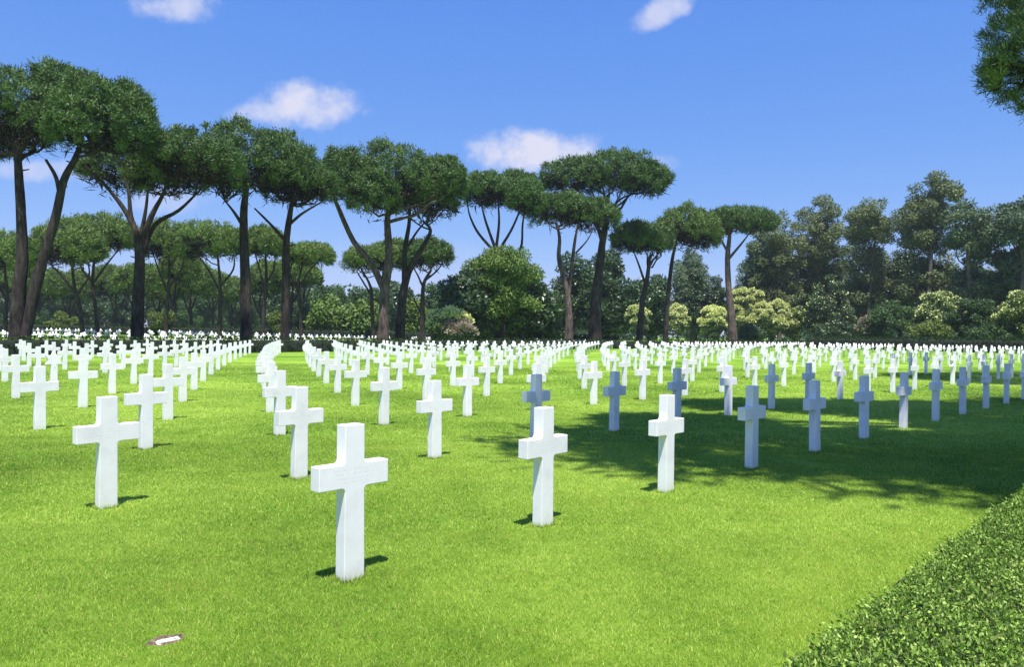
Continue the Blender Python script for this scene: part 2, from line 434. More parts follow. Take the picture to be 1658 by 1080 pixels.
STARS = {(6, -3): 'white marble star of David headstone among crosses near the left edge of the picture',
         (1, 13): 'white marble star of David headstone among crosses on the right, behind the shaded row'}
SPECIAL = {(0, 0): 'largest white marble cross, standing alone in front with worn lettering across its arms',
           (1, -1): 'big white marble cross at the left, its shaft base well above the small ground marker',
           (0, 1): 'sunlit white marble cross next along the front row from the largest one',
           (0, 2): 'last sunlit white cross of the front row before the blue shade begins',
           (0, 3): 'marble cross of the front row with shaded blue top and sunlit white foot',
           (1, 2): 'blue shaded cross half hidden behind the second cross of the front row'}
SHADE = {(0, k) for k in (4, 5, 6, 7, 8)} | {(1, k) for k in (3, 4, 5, 6)}
def rowname(r):
    return 'front row' if r == 0 else ORD(r + 1) + ' diagonal row'
rest = []
n_ind = 0
for Y, r, i, X, x in sorted(cells):
    an = row_angle(r, i)
    star = (r, i) in STARS
    if not star and n_ind >= 300: rest.append((X, Y, 0., an)); continue
    o = bpy.data.objects.new('star_headstone' if star else 'marble_cross', star_me if star else cross_me); COL.objects.link(o)
    o.location = (X, Y, float(rng.normal(0, .006)))
    o.rotation_euler = (R(float(rng.normal(0, .35))), R(float(rng.normal(0, .35))), an + R(float(rng.normal(0, 1.2))))
    if star: tag(o, STARS[(r, i)], 'headstone')
    else:
        n_ind += 1
        lab = SPECIAL.get((r, i))
        if not lab:
            k = place[(r, i)]
            lab = ('blue-shaded marble cross, ' if (r, i) in SHADE else 'white marble cross, ') + ORD(k) + ' from the left in the ' + rowname(r) + ' behind the hedge'
        tag(o, lab, 'grave cross', 'white marble grave crosses on the lawn')
# graves beyond the far hedge
for Y0 in (66, 69.2, 74, 77, 80, 98, 101.5, 105, 110, 114):
    for k in range(60):
        X = -74 + 1.9 * k + (Y0 * 7 % 1.9); Y = Y0 - .10 * (X + 30) + .004 * (X + 30) ** 2
        if abs(X) < .75 * Y and behind(X, Y) > 10 and X < 14: rest.append((X, Y, float(gz(X, Y)), R(12) + float(rng.normal(0, .03))))
for k in range(34):
    for j in range(3):
        X = 6 + k * 1.75; Y = 96 + k * .95 + 3.2 * j
        if behind(X, Y) > 7 and 2 * X + Y < 190: rest.append((X, Y, float(gz(X, Y)), R(30)))
VV = []; FF = []
for q, (X, Y, Z, an) in enumerate(rest):
    c, s = math.cos(an), math.sin(an)
    VV.append(np.stack([FARV[:, 0] * c - FARV[:, 1] * s + X, FARV[:, 0] * s + FARV[:, 1] * c + Y, FARV[:, 2] + Z], 1)); FF.append(FARF + q * len(FARV))
o = link('distant_crosses', mesh_np('distant_crosses', np.concatenate(VV), np.concatenate(FF)), MARBLE)
tag(o, 'dense mass of small distant white marble crosses across the far lawn', 'grave crosses', None, 'stuff')

# ------------------------------------------------------------------ small ground marker
def build_marker():
    root = empty('ground_marker', (MARK[0], MARK[1], 0)); root.rotation_euler = (0, 0, R(43))
    tag(root, 'small white stone marker set flush in a bare patch of lawn', 'ground marker')
    bm = bmesh.new(); bmesh.ops.create_cube(bm, size=1)
    for v_ in bm.verts: v_.co = Vector((v_.co.x * .115, v_.co.y * .046, v_.co.z * .05 - .015))
    bmesh.ops.bevel(bm, geom=bm.edges[:], offset=.006, segments=2, affect='EDGES')
    for v_ in bm.verts: v_.co += Vector((random.uniform(-1, 1), random.uniform(-1, 1), random.uniform(-1, 1))) * .0015
    o = link('stone', bm_mesh('stone', bm), MARBLE, root); o.rotation_euler = (R(7), R(3), 0)
    m, t, out = new_mat('bare soil'); tc = N(t, 'ShaderNodeTexCoord')
    c = ramp(t, noise(t, tc.outputs['Object'], 70, 5, .7), [(.38, (.03, .018, .012)), (.52, (.13, .085, .05)), (.70, (.30, .23, .13))])
    p = N(t, 'ShaderNodeBsdfPrincipled'); p.inputs['Roughness'].default_value = .95; t.links.new(c, p.inputs['Base Color']); t.links.new(p.outputs[0], out.inputs[0])
    V = [(0, .03, .006)]; n = 28
    for ring in (.5, 1):
        for k in range(n):
            a = 2 * math.pi * k / n; j = random.uniform(.82, 1.15)
            V.append((.115 * ring * j * math.cos(a), .03 + .075 * ring * j * math.sin(a), .005 + (.006 * random.random() if ring < 1 else -.008)))
    Fs = [(0, 1 + k, 1 + (k + 1) % n) for k in range(n)]
    Fs += [(1 + k, 1 + n + k, 1 + n + (k + 1) % n) for k in range(n)] + [(1 + k, 1 + n + (k + 1) % n, 1 + (k + 1) % n) for k in range(n)]
    link('soil', mesh_np('soil', V, Fs), m, root)
build_marker()

# ------------------------------------------------------------------ near clipped hedge
def build_near_hedge():
    L0, L1 = -1.6, 7.5
    org = np.array([hA[0], hA[1]])
    root = empty('clipped_hedge', (*org, 0)); tag(root, 'low clipped green hedge of small leaves in the lower right corner', 'hedge')
    def place_(s, m, z):
        s = np.asarray(s); m = np.asarray(m)
        return np.stack([hdir[0] * s + hnor[0] * m, hdir[1] * s + hnor[1] * m, np.broadcast_to(z, s.shape)], -1)
    core, t, out = new_mat('hedge twigs'); p = N(t, 'ShaderNodeBsdfPrincipled'); p.inputs['Roughness'].default_value = .9
    tc = N(t, 'ShaderNodeTexCoord'); t.links.new(ramp(t, noise(t, tc.outputs['Object'], 45, 4, .7), [(.35, (.008, .014, .005)), (.7, (.03, .045, .016))]), p.inputs['Base Color']); t.links.new(p.outputs[0], out.inputs[0])
    prof = [(.05, -.02), (.035, .3), (.05, HZT - .09), (.10, HZT - .045), (HW - .10, HZT - .045), (HW - .05, HZT - .09), (HW - .035, .3), (HW - .05, -.02)]
    S = np.arange(L0, L1, .12); V = []; Fs = []; k = len(prof)
    for q, s in enumerate(S):
        for (m_, z_) in prof:
            V.append(place_(np.array(s), np.array(m_ + rng.normal(0, .006)), z_ + rng.normal(0, .008)))
    for q in range(len(S) - 1):
        for j in range(k - 1): Fs.append((q * k + j, q * k + j + 1, (q + 1) * k + j + 1, (q + 1) * k + j))
    link('branches', mesh_np('branches', np.array(V), Fs), core, root)
    n = 220000
    s = rng.uniform(L0, L1, n); bumpy = .018 * np.sin(s * 5.1 + 1) + .012 * np.sin(s * 11.3)
    top = rng.random(n) < .72
    m_ = np.where(top, rng.uniform(.0, HW, n), rng.uniform(-.03, .06, n) + bumpy); 
    ztop = HZT + .012 * np.sin(s * 7 + m_ * 9) + .010 * np.sin(s * 17 + m_ * 23) - np.abs(rng.normal(0, .028, n))
    edge = np.minimum(m_, HW - m_); ztop -= np.clip(.07 - edge, 0, .07) ** 2 * 9
    z = np.where(top, ztop, rng.uniform(.0, HZT - .02, n))
    P = place_(s, m_, z)
    out_ = np.where(top[:, None], np.array([0, 0, 1.]), np.array([-hnor[0], -hnor[1], .45]))
    D = unit(out_ * .75 + rng.normal(size=(n, 3)) * .75)
    V, Fc = leaves(P, D, rng.uniform(.012, .022, n), rng.uniform(.006, .0105, n))
    me = mesh_np('foliage', V, Fc)
    HL = leaf_mat('clipped hedge leaves', [(.09, .12, .03), (.085, .18, .028), (.17, .31, .045), (.30, .46, .075), (.52, .64, .19)], .3, .55, .12, 0)
    link('foliage', me, HL, root)
    # a few brighter young shoots that stand proud of the clipped top
    n = 2600; s = rng.uniform(L0, L1, n); cl = np.round(s * 1.7) ; s = s * .4 + .6 * (cl / 1.7 + rng.normal(0, .06, n))
    m_ = rng.uniform(.02, HW, n); P = place_(s, m_, HZT + rng.uniform(-.01, .02, n))
    V, Fc = leaves(P, unit(np.array([0, 0, 1.]) + rng.normal(size=(n, 3)) * .5), rng.uniform(.018, .032, n), rng.uniform(.008, .013, n))
    link('young_shoots', mesh_np('young_shoots', V, Fc), YELG, root)
build_near_hedge()

# ------------------------------------------------------------------ boundary hedge behind the last row
def hedge_line(name, pts, h, wd, label, dens, leaf, mat):
    pts = [np.array(p, float) for p in pts]; root_p = pts[0]
    root = empty(name, (*root_p, 0)); tag(root, label, 'hedge')
    V = []; Fs = []; P = []; D = []
    for q, p in enumerate(pts):
        a = pts[max(0, q - 1)]; b = pts[min(len(pts) - 1, q + 1)]; tdir = unit(b - a); nn = np.array([tdir[1], -tdir[0]])
        z0 = float(gz(*p))
        for m_, z_ in ((-.5, -.3), (-.48, .7), (-.36, .93), (.36, .93), (.48, .7), (.5, -.3)):
            V.append([*(p + nn * m_ * (wd - .2) - root_p), z0 + z_ * h])
        if q < len(pts) - 1:
            L = np.linalg.norm(pts[q + 1] - p); n = int(L * (wd + 2 * h) * dens)
            s = rng.random(n)[:, None]; c = p + (pts[q + 1] - p) * s; zz = gz(c[:, 0], c[:, 1])
            per = rng.uniform(-h, wd + h, n); front = per < 0; back = per > wd
            m_ = np.where(front, -.5 * wd, np.where(back, .5 * wd, per - wd / 2)) + rng.normal(0, .05, n)
            z_ = np.where(front, h + per, np.where(back, h - (per - wd), h)) + rng.normal(0, .05, n)
            ctr = c + nn * m_[:, None] - root_p
            P.append(np.column_stack([ctr, np.clip(z_, 0, 9) + zz]))
            o_ = np.zeros((n, 3)); o_[:, :2] = nn * np.where(front, -1, np.where(back, 1, 0))[:, None]; o_[:, 2] = np.where(front | back, .5, 1)
            D.append(o_ + rng.normal(size=(n, 3)) * .8)
    for q in range(len(pts) - 1):
        for j in range(5): Fs.append((q * 6 + j, q * 6 + j + 1, q * 6 + 6 + j + 1, q * 6 + 6 + j))
    core, t, out = new_mat(name + ' twigs'); p_ = N(t, 'ShaderNodeBsdfPrincipled'); p_.inputs['Base Color'].default_value = (.008, .014, .006, 1); p_.inputs['Roughness'].default_value = .95; t.links.new(p_.outputs[0], out.inputs[0])
    link('branches', mesh_np('branches', V, Fs), core, root)
    P = np.concatenate(P); D = np.concatenate(D); n = len(P)
    V, Fc = leaves(P, unit(D), rng.uniform(.7, 1.3, n) * leaf, rng.uniform(.35, .6, n) * leaf)
    link('foliage', mesh_np('foliage', V, Fc), mat, root)
hedge_line('boundary_hedge', [grave(14.95, i) for i in range(-11, 46, 2)], 1.02, 1.3, 'long low dark hedge behind the last row of crosses, at the pines', 26, .22, HEDGEL)
hedge_line('boundary_hedge', [(49, 119.5), (53, 109), (57.5, 98), (62, 88), (66, 78), (70, 68)], 1.7, 2.4, 'taller dark hedge along the right-hand edge of the cross field, under shrubs', 22, .3, HEDGEL)

hedge_line('boundary_hedge', [(-96, 112), (-75, 119), (-50, 124), (-25, 128), (0, 132), (20, 140)], 1.5, 1.6, 'far dark hedge closing the graves beyond the pines, under the grove', 14, .38, HEDGEL)
# ------------------------------------------------------------------ trees
def pine_foliage(lobes, tuft_r, dens, nb, L, Wd, up=.45):
    """lobes: (centre, rx, ry, rz_up, rz_down); the dome is built of rounded boughs, each a cushion of needle tufts"""
    P = []; D = []; NN = []
    def inside(p, q, lim):
        ok = np.ones(len(p), bool)
        for k, (c2, rx2, ry2, ru2, rd2) in enumerate(lobes):
            if k == q: continue
            e = (p - c2) / np.stack([np.full(len(p), rx2), np.full(len(p), ry2), np.where(p[:, 2] > c2[2], ru2, rd2)], 1)
            ok &= (e ** 2).sum(1) > lim
        return ok
    for q, (c, rx, ry, ru, rd) in enumerate(lobes):
        area = 2 * math.pi * (rx * ry) * .9 + math.pi * (rx + ry) * (ru + rd) * .55
        br = max(.55, min(tuft_r * 1.9, .30 * rx))
        n = max(10, int(area * dens * .62 / (math.pi * br * br)))
        k = np.arange(n) + .5; th = np.arccos(1 - 2 * k / n); ph = math.pi * (1 + 5 ** .5) * k + rng.uniform(0, 6)
        d = np.stack([np.cos(ph) * np.sin(th), np.sin(ph) * np.sin(th), np.cos(th)], 1)
        d = unit(d + rng.normal(size=d.shape) * .10)
        rz = np.where(d[:, 2] > 0, ru, rd)
        ax = np.stack([np.full(n, rx), np.full(n, ry), rz], 1)
        sink = np.maximum(ax - br * .75, ax * .45)
        p = c + d * sink * (1 + rng.normal(0, .05, n))[:, None]
        nrm = unit(d / ax)
        ok = inside(p, q, .62) & (d[:, 2] > rng.uniform(-.62, -.18, n)); p = p[ok]; nrm = nrm[ok]; n = len(p)
        if n:
            nt_ = max(6, int(2.6 * (br / tuft_r) ** 2))
            pp = np.repeat(p, nt_, 0); nn = np.repeat(nrm, nt_, 0); bs = np.repeat(br * rng.uniform(.75, 1.25, n), nt_)
            dd = unit(sphere_dirs(len(pp)) + nn * .75 + np.array([0, 0, .35]))
            tp = pp + dd * bs[:, None] * rng.uniform(.7, 1.0, len(pp))[:, None]
            m = max(6, nb // nt_ * 2)
            a = np.repeat(tp, m, 0); da = np.repeat(dd, m, 0)
            P.append(a + rng.normal(size=a.shape) * tuft_r * .26); D.append(unit(da * .45 + rng.normal(size=a.shape) * .62 + np.array([0, 0, up]))); NN.append(da)
        # inner layer that closes the crown
        n = int(area * dens * 9 / max(.35, tuft_r))
        d = sphere_dirs(n); rz = np.where(d[:, 2] > 0, ru, rd)
        p = c + d * np.stack([np.full(n, rx), np.full(n, ry), rz], 1) * rng.uniform(.45, .88, n)[:, None]
        ok = inside(p, q, .3) & (d[:, 2] > -.1); p = p[ok]
        P.append(p); D.append(sphere_dirs(len(p))); NN.append(sphere_dirs(len(p)))
    return np.concatenate(P), np.concatenate(D), np.concatenate(NN)
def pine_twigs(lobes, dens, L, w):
    """bare twigs in darkened bark, added to deepen the shade inside and under the crown"""
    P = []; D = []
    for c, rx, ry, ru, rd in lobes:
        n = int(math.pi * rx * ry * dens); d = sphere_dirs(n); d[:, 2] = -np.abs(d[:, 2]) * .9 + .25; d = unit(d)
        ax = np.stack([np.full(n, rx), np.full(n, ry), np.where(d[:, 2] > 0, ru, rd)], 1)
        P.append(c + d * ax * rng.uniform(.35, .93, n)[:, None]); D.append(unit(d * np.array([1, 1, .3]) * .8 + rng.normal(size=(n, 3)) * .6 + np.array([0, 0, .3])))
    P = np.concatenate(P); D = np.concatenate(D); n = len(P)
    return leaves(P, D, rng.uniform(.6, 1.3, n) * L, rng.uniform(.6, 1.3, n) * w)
def limb(V, Fs, a, b, r0, r1, n=6, sag=.18, wig=.03):
    a = np.asarray(a, float); b = np.asarray(b, float); L = np.linalg.norm(b - a)
    t = np.linspace(0, 1, 6)[:, None]
    mid = (a + b) / 2 + np.array([0, 0, -sag * L]) + (b - a) * np.array([1, 1, 0]) * .10
    p = (1 - t) ** 2 * a + 2 * t * (1 - t) * mid + t ** 2 * b
    p[1:-1] += rng.normal(size=(4, 3)) * L * wig
    tube(V, Fs, p, np.linspace(r0, r1, 6), n)
    return p
def pxlobes(L, d):
    """(x left, x right, y top, y bottom [, depth offset]) in the photo at depth d -> ellipsoids"""
    out = []
    for l in L:
        xl, xr, yt, yb = l[:4]; dd = d + (l[4] if len(l) > 4 else 0)
        fr = l[5] if len(l) > 5 else .42
        rx = (xr - xl) / 2 * dd / F; H = (yb - yt) * dd / F
        c = W((xl + xr) / 2, yb - (yb - yt) * fr, dd)
        out.append((c, rx, rx * .95, H * (1 - fr), H * fr))
    return out
def rel(lobes, base): return [(l[0] - base, *l[1:]) for l in lobes]
PG = 'umbrella pines standing behind the grave field'
def pine(x, d, stems, lobes, label, mat=None, bark=None, q=1.0, group=PG, leafL=None, name='umbrella_pine', limbs=7, base_z=None, depthlobes=True, tuft=.62):
    """stems: polylines [(x px, y px, radius m [, depth offset])...]; lobes in photo pixels"""
    mat = mat or PINE; bark = bark or BARK
    p0 = W(x, 545, d); base = np.array([p0[0], d, float(gz(p0[0], d)) - .05])
    root = empty(name, base); tag(root, label, 'pine tree', group)
    LB = [(c, rx * .97, ry * .97, ru * .94, rd) for c, rx, ry, ru, rd in pxlobes(lobes, d)]
    if depthlobes and len(LB) == 1:
        c, rx, ry, ru, rd = LB[0]
        for k in range(3):
            a = rng.uniform(0, 6.28); s = rng.uniform(.45, .62)
            LB.append((c + np.array([math.cos(a) * rx * .5, math.sin(a) * ry * .55, -rd * .15 + ru * .05]), rx * s, ry * s, ru * .8, rd * .9))
    LB = rel(LB, base)
    V = []; Fs = []; ends = []
    for st in stems:
        P = [W(s[0], s[1], d + (s[3] if len(s) > 3 else 0)) - base for s in st]; r = [s[2] * .84 for s in st]
        if st[0][1] > 530: P[0][2] = 0.0
        pp, rr = smooth_path(P, r, 4)
        tube(V, Fs, pp, rr, 12, .10, .35 if st[0][1] > 530 else 0)
        ends.append((pp, rr))
        if d < 130 and st[0][1] > 530:
            for k in range(5):
                j = int(len(pp) * rng.uniform(.35, .9)); a = rng.uniform(0, 6.28)
                tube(V, Fs, [pp[j], pp[j] + np.array([math.cos(a), math.sin(a), .35]) * (rr[j] + rng.uniform(.15, .6))], [.07, .035], 5)
    for q_, (c, rx, ry, ru, rd) in enumerate(LB):
        e = min(ends, key=lambda e: np.linalg.norm(e[0][-1] - (c - [0, 0, rd])))
        pp, rr = e; nl = limbs if q_ < len(lobes) else 2
        for k in range(nl):
            a = 2 * math.pi * (k + rng.random() * .7) / nl; s = rng.uniform(.35, .85)
            tgt = c + np.array([math.cos(a) * rx * s, math.sin(a) * ry * s, -rd * rng.uniform(.2, .6) * (1 - s * .5)])
            j = int(len(pp) * rng.uniform(.80, .99)); j = min(j, len(pp) - 1)
            p = limb(V, Fs, pp[j], tgt, rr[j] * .55, .05, 6)
            for w_ in range(3):
                b = p[rng.integers(2, 5)]
                limb(V, Fs, b, b + np.array([rng.normal(0, rx * .22), rng.normal(0, ry * .22), abs(rng.normal(0, .4)) + rd * .6]), .07, .025, 4)
    link('trunk', mesh_np('trunk', np.array(V), Fs), bark, root, True)
    sc = max(1.0, d / 62.0)
    tr = tuft * sc ** .6; Lb = (leafL or .27) * sc ** .75; wb = .062 * sc ** .9
    P, D, NN = pine_foliage(LB, tr, 2.9 * q, 200, Lb, wb)
    n = len(P)
    V2, F2 = leaves(P, D, rng.uniform(.65, 1.25, n) * Lb, rng.uniform(.7, 1.3, n) * wb, NN)
    link('crown', mesh_np('crown', V2, F2), mat, root)
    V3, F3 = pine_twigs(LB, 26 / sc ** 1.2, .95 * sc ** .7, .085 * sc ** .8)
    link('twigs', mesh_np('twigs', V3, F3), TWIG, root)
    return root

# the big front row of umbrella pines, measured from the left of the picture
pine(28, 49, [[(26, 549, .62), (30, 480, .50), (36, 415, .42), (33, 330, .34), (29, 262, .28), (28, 225, .2)],
              [(36, 535, .42), (60, 455, .40), (90, 350, .33), (103, 292, .28), (122, 255, .22), (135, 215, .12)],
              [(98, 318, .2), (90, 286, .15), (74, 258, .10)]],
     [(-75, 110, 108, 255), (82, 205, 122, 262, -1), (150, 253, 135, 268, 1), (-90, 30, 150, 262, 2), (40, 150, 105, 215, 2)],
     'tall umbrella pine with two diverging trunks at the left edge')
pine(222, 55, [[(221, 549, .58), (224, 480, .50), (226, 420, .42), (222, 375, .36)],
               [(222, 380, .26), (205, 345, .22), (175, 305, .15), (140, 272, .08)],
               [(224, 385, .24), (212, 350, .2), (208, 310, .14), (200, 285, .08)],
               [(226, 400, .28), (245, 350, .24), (262, 318, .16), (272, 290, .08)],
               [(228, 420, .22, 1), (250, 365, .2, 1), (290, 340, .15, 1), (325, 306, .08, 1)],
               [(224, 395, .2), (235, 345, .15), (240, 300, .08)]],
     [(132, 250, 220, 325, 3), (205, 330, 232, 322, 2), (236, 385, 210, 308, -2)],
     'umbrella pine with dark trunk fanning into many open limbs', limbs=5)
pine(398, 60, [[(399, 549, .60), (398, 470, .50), (395, 390, .42), (395, 335, .36), (402, 285, .2)],
               [(396, 370, .2), (380, 345, .13), (362, 322, .07)]],
     [(322, 450, 196, 325), (395, 510, 212, 335, 2), (330, 400, 225, 330, -2)],
     'umbrella pine with thick straight single trunk and domed crown', limbs=6)
pine(462, 63, [[(461, 549, .46), (463, 470, .40), (463, 400, .36), (469, 350, .28), (475, 315, .16)],
               [(462, 390, .18), (440, 365, .14), (412, 337, .08)], [(466, 365, .18), (490, 345, .12), (522, 326, .06)]],
     [(424, 548, 258, 338), (440, 520, 245, 320, 2)],
     'slender dark umbrella pine close beside the thick straight-trunked pine', limbs=6)
pine(621, 72, [[(620, 549, .72), (622, 500, .60), (624, 460, .55), (630, 410, .46), (627, 360, .36), (632, 315, .2)],
               [(622, 470, .40), (600, 425, .36), (572, 390, .32), (545, 330, .24), (532, 300, .12)]],
     [(514, 600, 240, 332, -1), (560, 700, 231, 345), (560, 650, 262, 362, -2), (690, 755, 255, 330, 2)],
     'big umbrella pine with pale pinkish sunlit trunk foot and a long bare limb leaning left', bark=BARK_LIT, limbs=6)
pine(646, 76, [[(646, 549, .66), (651, 490, .52), (658, 450, .44), (672, 420, .34), (688, 395, .28), (697, 372, .2), (685, 358, .14)],
               [(655, 460, .35), (655, 410, .3), (662, 365, .24), (664, 330, .12)], [(660, 400, .16), (675, 375, .13), (692, 355, .07)]],
     [(630, 745, 275, 362), (660, 740, 255, 335, 2)],
     'dark two-limbed umbrella pine standing right behind the pinkish trunk', limbs=6)
pine(803, 91, [[(803, 549, .50), (805, 500, .44), (804, 450, .38), (802, 400, .33)],
               [(803, 410, .24), (775, 378, .19), (761, 350, .14), (756, 325, .07)], [(803, 405, .24), (787, 360, .18), (778, 325, .09)],
               [(803, 405, .24), (808, 360, .18), (806, 322, .09)], [(805, 410, .24), (828, 372, .18), (842, 340, .12), (850, 320, .06)],
               [(812, 440, .2, 2), (842, 405, .2, 2), (846, 365, .15, 2), (850, 335, .09, 2)]],
     [(742, 830, 280, 338), (790, 876, 279, 336, 2), (820, 880, 290, 350, -2)],
     'flat-topped umbrella pine with fan of thin limbs above a bushy round tree', limbs=5)
pine(920, 94, [[(921, 549, .72), (921, 500, .50), (915, 455, .42), (905, 420, .34), (906, 385, .26), (900, 360, .14)],
               [(920, 480, .34), (926, 430, .28), (930, 395, .24), (936, 362, .14)], [(932, 410, .16), (950, 390, .1), (960, 372, .06)]],
     [(852, 958, 312, 368), (915, 1002, 322, 378, 2)],
     'umbrella pine with twin forked stems and a low crown beside the tallest flat crown', bark=BARK_LIT, limbs=6)
pine(965, 99, [[(963, 549, 1.15), (964, 500, .90), (969, 450, .72), (975, 395, .58), (983, 350, .46), (985, 315, .28)],
               [(975, 390, .36), (960, 345, .3), (942, 316, .2), (930, 300, .1)], [(984, 345, .24), (1005, 322, .16), (1030, 312, .08)]],
     [(873, 985, 258, 318), (930, 1062, 246, 312, 1), (1000, 1086, 262, 320, -1)],
     'tallest flat-crowned umbrella pine on a massive trunk that leans to the right', limbs=7)
pine(1035, 106, [[(1034, 549, .60), (1040, 490, .46), (1048, 450, .38), (1052, 415, .26)], [(1045, 460, .22), (1033, 425, .16), (1025, 405, .08)], [(1050, 430, .2), (1068, 408, .12), (1078, 398, .06)]],
     [(990, 1075, 361, 412), (1030, 1088, 368, 412, 2)],
     'small-crowned umbrella pine with spreading limbs between taller neighbours', limbs=5)
pine(1080, 112, [[(1077, 549, .48), (1081, 490, .40), (1087, 430, .34), (1093, 400, .24), (1100, 375, .12)]],
     [(1058, 1166, 334, 408), (1100, 1165, 345, 412, 2)],
     'umbrella pine with thin straight trunk and deep round crown', limbs=6, mat=PINE_L)
pine(1186, 122, [[(1187, 551, .95), (1185, 520, .78), (1180, 470, .60), (1178, 420, .52), (1181, 385, .36), (1184, 365, .2)],
                 [(1179, 420, .3), (1200, 395, .2), (1216, 374, .1)], [(1179, 410, .26), (1166, 385, .18), (1156, 368, .08)]],
     [(1146, 1222, 338, 378), (1180, 1254, 340, 372, 2), (1205, 1258, 346, 374, -1)],
     'flat-topped umbrella pine with pale sunlit trunk foot in front of the cream shrub', bark=BARK_LIT, limbs=6)

# pines whose crowns stand just outside the picture and shade the lawn
def off_pine(base, trunk, lobes, label, q=1.0, up=.45, tuft=.7, L=.5, w=.12):
    root = empty('umbrella_pine', (*base, -.05)); tag(root, label, 'pine tree', PG)
    b3 = np.array([*base, -.05]); LB = [(np.array(c, float) - b3, rx, ry, ru, rd) for c, rx, ry, ru, rd in lobes]
    V = []; Fs = []
    pp, rr = smooth_path([np.array(p) - b3 for p in trunk], np.linspace(.5, .26, len(trunk)), 4); pp[0][2] = 0
    tube(V, Fs, pp, rr, 12, .1, .35)
    for c, rx, ry, ru, rd in LB:
        for k in range(7):
            a = 2 * math.pi * (k + rng.random() * .7) / 7; s = rng.uniform(.35, .85)
            limb(V, Fs, pp[-1 - (k % 3)], c + np.array([math.cos(a) * rx * s, math.sin(a) * ry * s, -rd * .3]), .16, .04)
    link('trunk', mesh_np('trunk', np.array(V), Fs), BARK, root, True)
    P, D, NN = pine_foliage(LB, tuft, 4.2 * q, 110, L, w, up); n = len(P)
    V2, F2 = leaves(P, D, rng.uniform(.65, 1.25, n) * L, rng.uniform(.7, 1.3, n) * w, NN)
    link('crown', mesh_np('crown', V2, F2), PINE, root)
    V3, F3 = pine_twigs(LB, 26, 1.9 * L, .16 * L)
    link('twigs', mesh_np('twigs', V3, F3), TWIG, root)
off_pine((9.0, .5), [(9, .5, 0), (8.6, 1.5, 5), (8, 2.6, 9.5), (7.5, 3.4, 12.5)],
         [((5.35, 5.0, 15), 4.6, 2.4, 2.0, 1.2), ((7.9, 3.9, 15.2), 4.5, 2.9, 2.2, 1.2), ((11.5, 5.0, 15.3), 4.4, 3.9, 2, 1.2)],
         'umbrella pine out of the picture, casting the broad shadow over the front row')
off_pine((15, 8.5), [(15, 8.5, 0), (14.5, 8.8, 5), (13.5, 9, 9.5), (12.6, 9.3, 12.5)],
         [((7.6, 11.6, 15), 2.9, 1.5, 1.8, 1.1), ((3.9, 8.1, 15), 1.5, .8, 1.2, .8), ((11.5, 10.2, 15.2), 3.8, 2.8, 2.2, 1.2), ((15.5, 10.5, 15.2), 4.2, 4, 2, 1.2)],
         'umbrella pine out of the picture, casting the second shadow band behind the front row')
off_pine((27, 25), [(27, 25, 0), (26.6, 25, 5), (25.8, 25.3, 9), (25, 25.6, 12)],
         [((22.2, 25.6, 11.9), 5.0, 5, 3.4, 2.4), ((21.3, 25.6, 14.8), 4.5, 4, 2.5, 2.6), ((25.5, 26, 15.2), 5.0, 5, 2.6, 2), ((18.6, 25.2, 11.1), 2.2, 3, 1.2, .7)],
         'dark pine whose brushy branches enter the top right corner', q=.7, up=1.0, tuft=.34, L=.27, w=.032)

# second tier of pines: the grove beyond the far graves (x, depth, crown left, right, top, bottom, trunk lean px, label)
GR = 'pines of the grove beyond the far graves'
TIER = [(8, 100, -50, 52, 378, 455, 3, 'yellow-green grove pine cut by the left edge, low beside the two-trunked pine'),
        (135, 98, 50, 165, 357, 452, -14, 'lopsided yellow-green grove pine seen between the twin trunks and the open-limbed pine'),
        (158, 106, 108, 222, 349, 420, -8, 'grove pine with broad dark crown just left of the fanned trunk'),
        (268, 108, 228, 318, 357, 440, 6, 'grove pine directly right of the fanned trunk'),
        (356, 104, 292, 400, 361, 432, 0, 'round-topped grove pine left of the thick straight trunk'),
        (425, 104, 398, 458, 368, 430, 6, 'grove pine crown framed between the straight trunk and the slender one'),
        (488, 108, 462, 538, 396, 434, -5, 'flat grove pine reaching out into open sky right of the slender trunk'),
        (62, 150, 38, 110, 436, 492, 0, 'small far grove pine right of the twin trunks'),
        (112, 165, 88, 150, 440, 500, 0, 'small far grove pine under the lopsided crown'),
        (185, 160, 150, 215, 430, 496, 4, 'small far grove pine just left of the fanned trunk'),
        (255, 150, 236, 290, 450, 496, 2, 'small far grove pine right of the fanned trunk base'),
        (310, 145, 285, 345, 425, 490, -3, 'dark far grove pine with pale shadowed trunk'),
        (345, 170, 325, 372, 440, 495, 0, 'far grove pine low under the round-topped one'),
        (425, 140, 402, 462, 425, 490, -6, 'bright far grove pine between the straight and slender trunks'),
        (375, 175, 352, 398, 452, 500, 0, 'tiny far grove pine against the straight trunk'),
        (20, 135, -20, 62, 425, 485, 4, 'far grove pine at the left edge behind the twin trunks'),
        (222, 140, 190, 262, 428, 482, -4, 'far grove pine half hidden by the fanned trunk'),
        (285, 128, 262, 322, 405, 470, -3, 'far grove pine showing between two nearer crowns left of the straight trunk'),
        (470, 132, 440, 512, 420, 472, 3, 'far grove pine half hidden by the slender trunk'),
        (492, 150, 470, 518, 432, 470, 0, 'small grove pine beneath the flat one at the open sky')]
